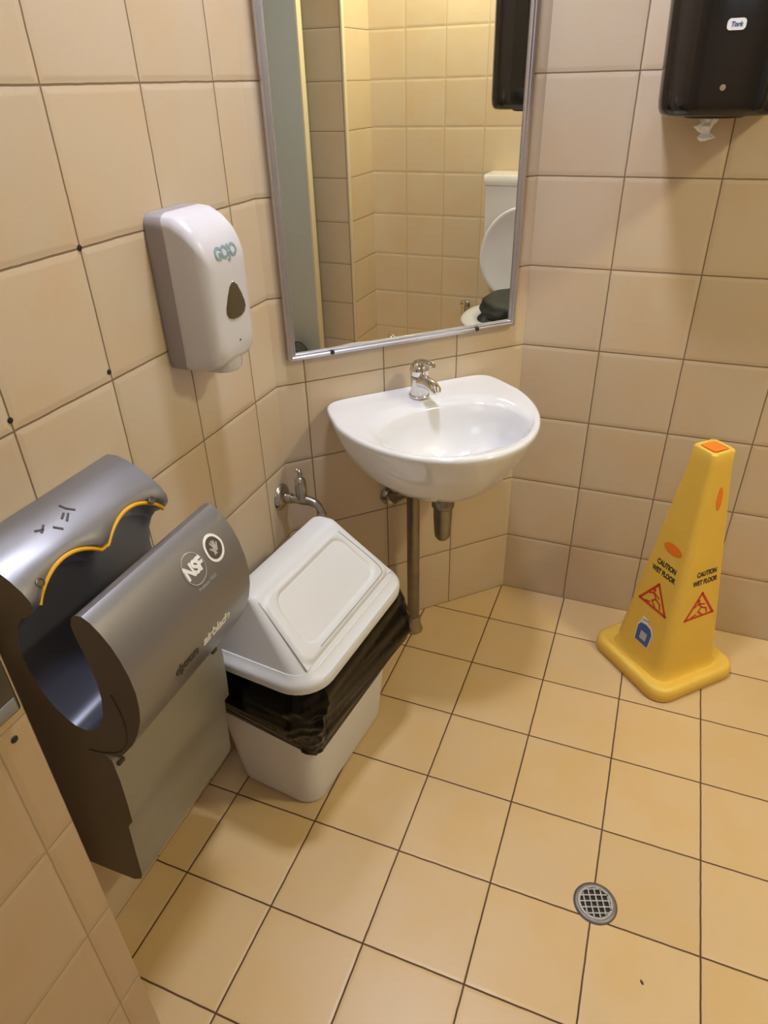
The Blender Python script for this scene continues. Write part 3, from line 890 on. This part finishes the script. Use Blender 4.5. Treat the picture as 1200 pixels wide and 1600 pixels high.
# ------------------------------------------------------------------ paper towel dispenser on the back wall
TX = 0.353
td = empty('paper_towel_dispenser', (TX, 0, 1.325), 0, 'glossy black paper towel dispenser on the back wall at the top right', 'paper towel dispenser')
bm = bmesh.new()
def tdr(z, k=1.0, dep=0.215):
    hw = (0.110 + 0.014 * min(1, z / 0.36)) * k
    d = dep * (0.55 + 0.45 * k)
    pts = [(-hw, 0.0), (-hw, -d * .45), (-hw * .99, -d * .68)]
    for i in range(1, 12):
        a = PI - PI * i / 12
        pts.append((hw * .99 * math.copysign(abs(math.cos(a)) ** .62, math.cos(a)), -d * .68 - d * .32 * abs(math.sin(a)) ** .8))
    pts += [(hw * .99, -d * .68), (hw, -d * .45), (hw, 0.0)]
    return [Vector((x, y - 0.001, z)) for x, y in pts]
loft(bm, [tdr(0.0, 0.90), tdr(0.004, 0.955), tdr(0.012, 0.985), tdr(0.025, 1)] + [tdr(z) for z in (0.06, 0.10, 0.104, 0.15, 0.25, 0.33, 0.37)] + [tdr(0.385, 0.97), tdr(0.393, 0.9)])
obj('cover', bm, BLACK, td, angle=50)
bm = bmesh.new(); lathe(bm, (-0.005, -0.11, -0.006), (0, 0, 1), [(0.050, 0), (0.056, .002), (0.056, .008)], 30)
obj('outlet_ring', bm, BLACKM, td)
bm = bmesh.new(); tube(bm, [(-0.002, -0.2165, 0.045), (-0.002, -0.2185, 0.045)], [0.0058, 0.005], 16)
obj('lock', bm, CHROME, td, label='pale round lock')
bm = bmesh.new(); r_ = [Vector((p.x, 0, p.y)) for p in rrect(0, 0, 0.030, 0.017, 0.006, 0)]
loft(bm, [[p + Vector((0, -0.2165, 0.137)) for p in r_], [p + Vector((0, -0.2185, 0.137)) for p in r_]])
bd = obj('badge', bm, WHITE_INK, td, label='small pale rounded badge')
bm = text_mesh('Tork', 0.0095, 0.0002, 0.0002, 0.2, 0.95); place(bm, (0, -0.2189, 0.137), (1, 0, 0), (0, 0, 1))
obj('badge_lettering', bm, BLUE, bd)
bm = bmesh.new()
random.seed(5)
rr_ = []
for j, (z, r) in enumerate(((0.004, 0.010), (-0.006, 0.014), (-0.014, 0.011), (-0.020, 0.015), (-0.028, 0.010), (-0.033, 0.007), (-0.040, 0.013), (-0.046, 0.004))):
    ring = []
    for i in range(20):
        a = 2 * PI * i / 20
        q = r * (0.75 + 0.9 * abs(noise.noise(Vector((math.cos(a) * 2.5, math.sin(a) * 2.5, j * 1.3)))) + 0.25 * (i % 2))
        ring.append(Vector((-0.016 + 0.004 * math.sin(j * 1.4) + q * math.cos(a), -0.115 + q * math.sin(a) * .8, z)))
    rr_.append(ring)
loft(bm, rr_)
for v in bm.verts: v.co.y += 0.0
obj('paper_tuft', bm, PAPER, td, smooth=False, label='white crumpled paper end hanging out')

# ------------------------------------------------------------------ black box on the near pier
bx = empty('wall_box', (-0.274, -1.475, 0.82), 0, 'black plastic box fixed to the near tiled pier at the left frame edge', 'wall box')
bm = bmesh.new(); box(bm, 0.001, 0.012, -0.045, 0.045, 0.0, 0.15, 0.004, 3)
obj('case', bm, BLACK, bx)
bm = bmesh.new(); box(bm, 0.0112, 0.0128, -0.040, 0.040, 0.004, 0.022, 0.001)
obj('lower_band', bm, GREY_PL, bx, label='grey lower band')

# wall plugs in the tile joints
for (x, y, z, lab) in ((XL, -1.162, 1.017, 'small black wall plug in tile joint at the left frame edge'), (XL, -0.965, 1.015, 'small black wall plug in tile joint below and left of the soap dispenser'), (XL, -0.963, 1.201, 'small black wall plug in tile joint left of the soap dispenser top'), (-0.274, -1.446, 0.782, 'small black wall plug on the near pier under the black box')):
    bm = bmesh.new(); lathe(bm, (0, 0, 0), (1, 0, 0), [(0.0046, 0.0002), (0.0040, .0014), (0.002, .0018)], 12)
    o = obj('wall_plug', bm, BLACKM, None, loc=(x, y, z))
    tag(o, lab, 'wall plug', 'black wall plugs')

# ------------------------------------------------------------------ toilet, seen in the mirror
TY = -0.405
to = empty('toilet', (XR, TY, 0), 0, 'white ceramic toilet with raised lid, seen in the mirror beyond the basin', 'toilet')
bm = bmesh.new()
def eg(cx, rx, ry, z, n=36, p=1.0): return [Vector((cx + rx * math.cos(2 * PI * i / n), ry * math.sin(2 * PI * i / n), z)) for i in range(n)]
loft(bm, [eg(-0.30, 0.20, 0.11, 0.0), eg(-0.30, 0.19, 0.10, 0.05), eg(-0.33, 0.19, 0.11, 0.20), eg(-0.41, 0.24, 0.17, 0.35), eg(-0.44, 0.25, 0.185, 0.42), eg(-0.44, 0.24, 0.18, 0.43), eg(-0.45, 0.17, 0.12, 0.43), eg(-0.45, 0.15, 0.10, 0.36), eg(-0.44, 0.06, 0.05, 0.28)])
obj('bowl', bm, WHITE_CER, to, angle=60)
bm = bmesh.new()
loft(bm, [eg(-0.45, 0.235, 0.185, 0.436), eg(-0.45, 0.242, 0.192, 0.446), eg(-0.45, 0.235, 0.185, 0.456), eg(-0.455, 0.17, 0.125, 0.458), eg(-0.455, 0.16, 0.115, 0.448), eg(-0.45, 0.17, 0.12, 0.436), eg(-0.45, 0.235, 0.185, 0.436)], False, False)
obj('seat', bm, WHITE_PL, to, angle=60)
bm = bmesh.new()
lr = []
for th, k in ((0, 0.96), (0.004, 1.0), (0.016, 1.0), (0.020, 0.96), (0.014, 0.90), (0.014, 0.2)):
    ring = []
    for i in range(40):
        a = 2 * PI * i / 40
        y = 0.188 * k * math.cos(a); h = 0.21 + 0.215 * k * math.sin(a) * (1 if math.sin(a) > 0 else 0.92)
        ring.append(Vector((-0.235 + 0.20 * (h / 0.42) * 0.30 - th, y, 0.462 + h)))
    lr.append(ring)
loft(bm, lr)
obj('lid', bm, WHITE_PL, to, angle=60)
bm = bmesh.new()
loft(bm, [[Vector((p.x, p.y, z)) for p in rrect(-0.086, -0.015, w_, l_, 0.02, 0)] for z, w_, l_ in ((0.55, 0.13, 0.33), (0.56, 0.15, 0.35), (0.97, 0.168, 0.365))])
obj('cistern', bm, WHITE_CER, to)
bm = bmesh.new()
loft(bm, [[Vector((p.x, p.y, z)) for p in rrect(-0.088, -0.015, w_, l_, 0.02, 0)] for z, w_, l_ in ((0.971, 0.172, 0.37), (0.975, 0.174, 0.378), (1.008, 0.174, 0.378), (1.016, 0.165, 0.37))])
obj('cistern_lid', bm, WHITE_CER, to)
bm = bmesh.new(); lathe(bm, (-0.088, -0.015, 1.0165), (0, 0, 1), [(0.03, 0), (0.03, .004), (0.024, .007)])
obj('flush_button', bm, CHROME, to)
bm = bmesh.new(); tube(bm, [(-0.07, 0, 0.56), (-0.07, 0, 0.40), (-0.10, 0, 0.34)], 0.025)
obj('flush_pipe', bm, WHITE_PL, to)

vt = empty('stop_valve', (XR, -0.715, 0.36), 0, 'small chrome stop valve on the wall left of the toilet in the mirror', 'valve')
bm = bmesh.new(); lathe(bm, (-0.001, 0, 0), (-1, 0, 0), [(0.02, 0), (0.018, .004), (0.009, .008), (0.009, .06)])
obj('body', bm, CHROME_D, vt)
bm = bmesh.new(); lathe(bm, (-0.055, 0, -0.01), (0, 0, 1), [(0.009, -0.05), (0.011, 0), (0.010, .02), (0.018, .024), (0.020, .035), (0.016, .044)])
obj('knob', bm, CHROME, vt)

def lumpy(name, c, r, seed, label, cat):
    bm = bmesh.new()
    bmesh.ops.create_icosphere(bm, subdivisions=4, radius=1)
    for v in bm.verts:
        n = v.co.normalized()
        k = 1 + 0.16 * noise.noise(n * 1.8 + Vector((seed, 0, 0))) + 0.04 * noise.noise(n * 5 + Vector((0, seed, 0)))
        v.co = Vector((n.x * r[0] * k, n.y * r[1] * k, max(n.z * r[2] * k, -r[2] * 0.72) + r[2] * 0.72))
    o = obj(name, bm, BAG, None, angle=180, loc=c)
    return tag(o, label, cat)
lumpy('plastic_bag', (1.42, -0.385, 0.459), (0.19, 0.125, 0.062), 3.1, 'dark plastic bag lying on the open toilet seat, seen in the mirror', 'bag')
lumpy('plastic_bag', (1.31, -1.475, 0.0), (0.075, 0.09, 0.145), 7.7, 'dark bag on the floor in front of the grey door, seen in the mirror', 'bag')

bm = bmesh.new()
bmesh.ops.create_icosphere(bm, subdivisions=2, radius=1)
for v in bm.verts:
    n = v.co.normalized(); k = 1 + 0.3 * noise.noise(n * 2)
    v.co = Vector((n.x * 0.0048 * k, n.y * 0.0024 * k, max(0, n.z * 0.0015 * k)))
o = obj('crumb', bm, mat('brown_crumb', (0.06, 0.03, 0.015), 0.8), None, loc=(0.4966, -1.0526, 0.0002), rz=-0.9)
tag(o, 'tiny brown crumb lying on a floor tile near the drain', 'crumb')
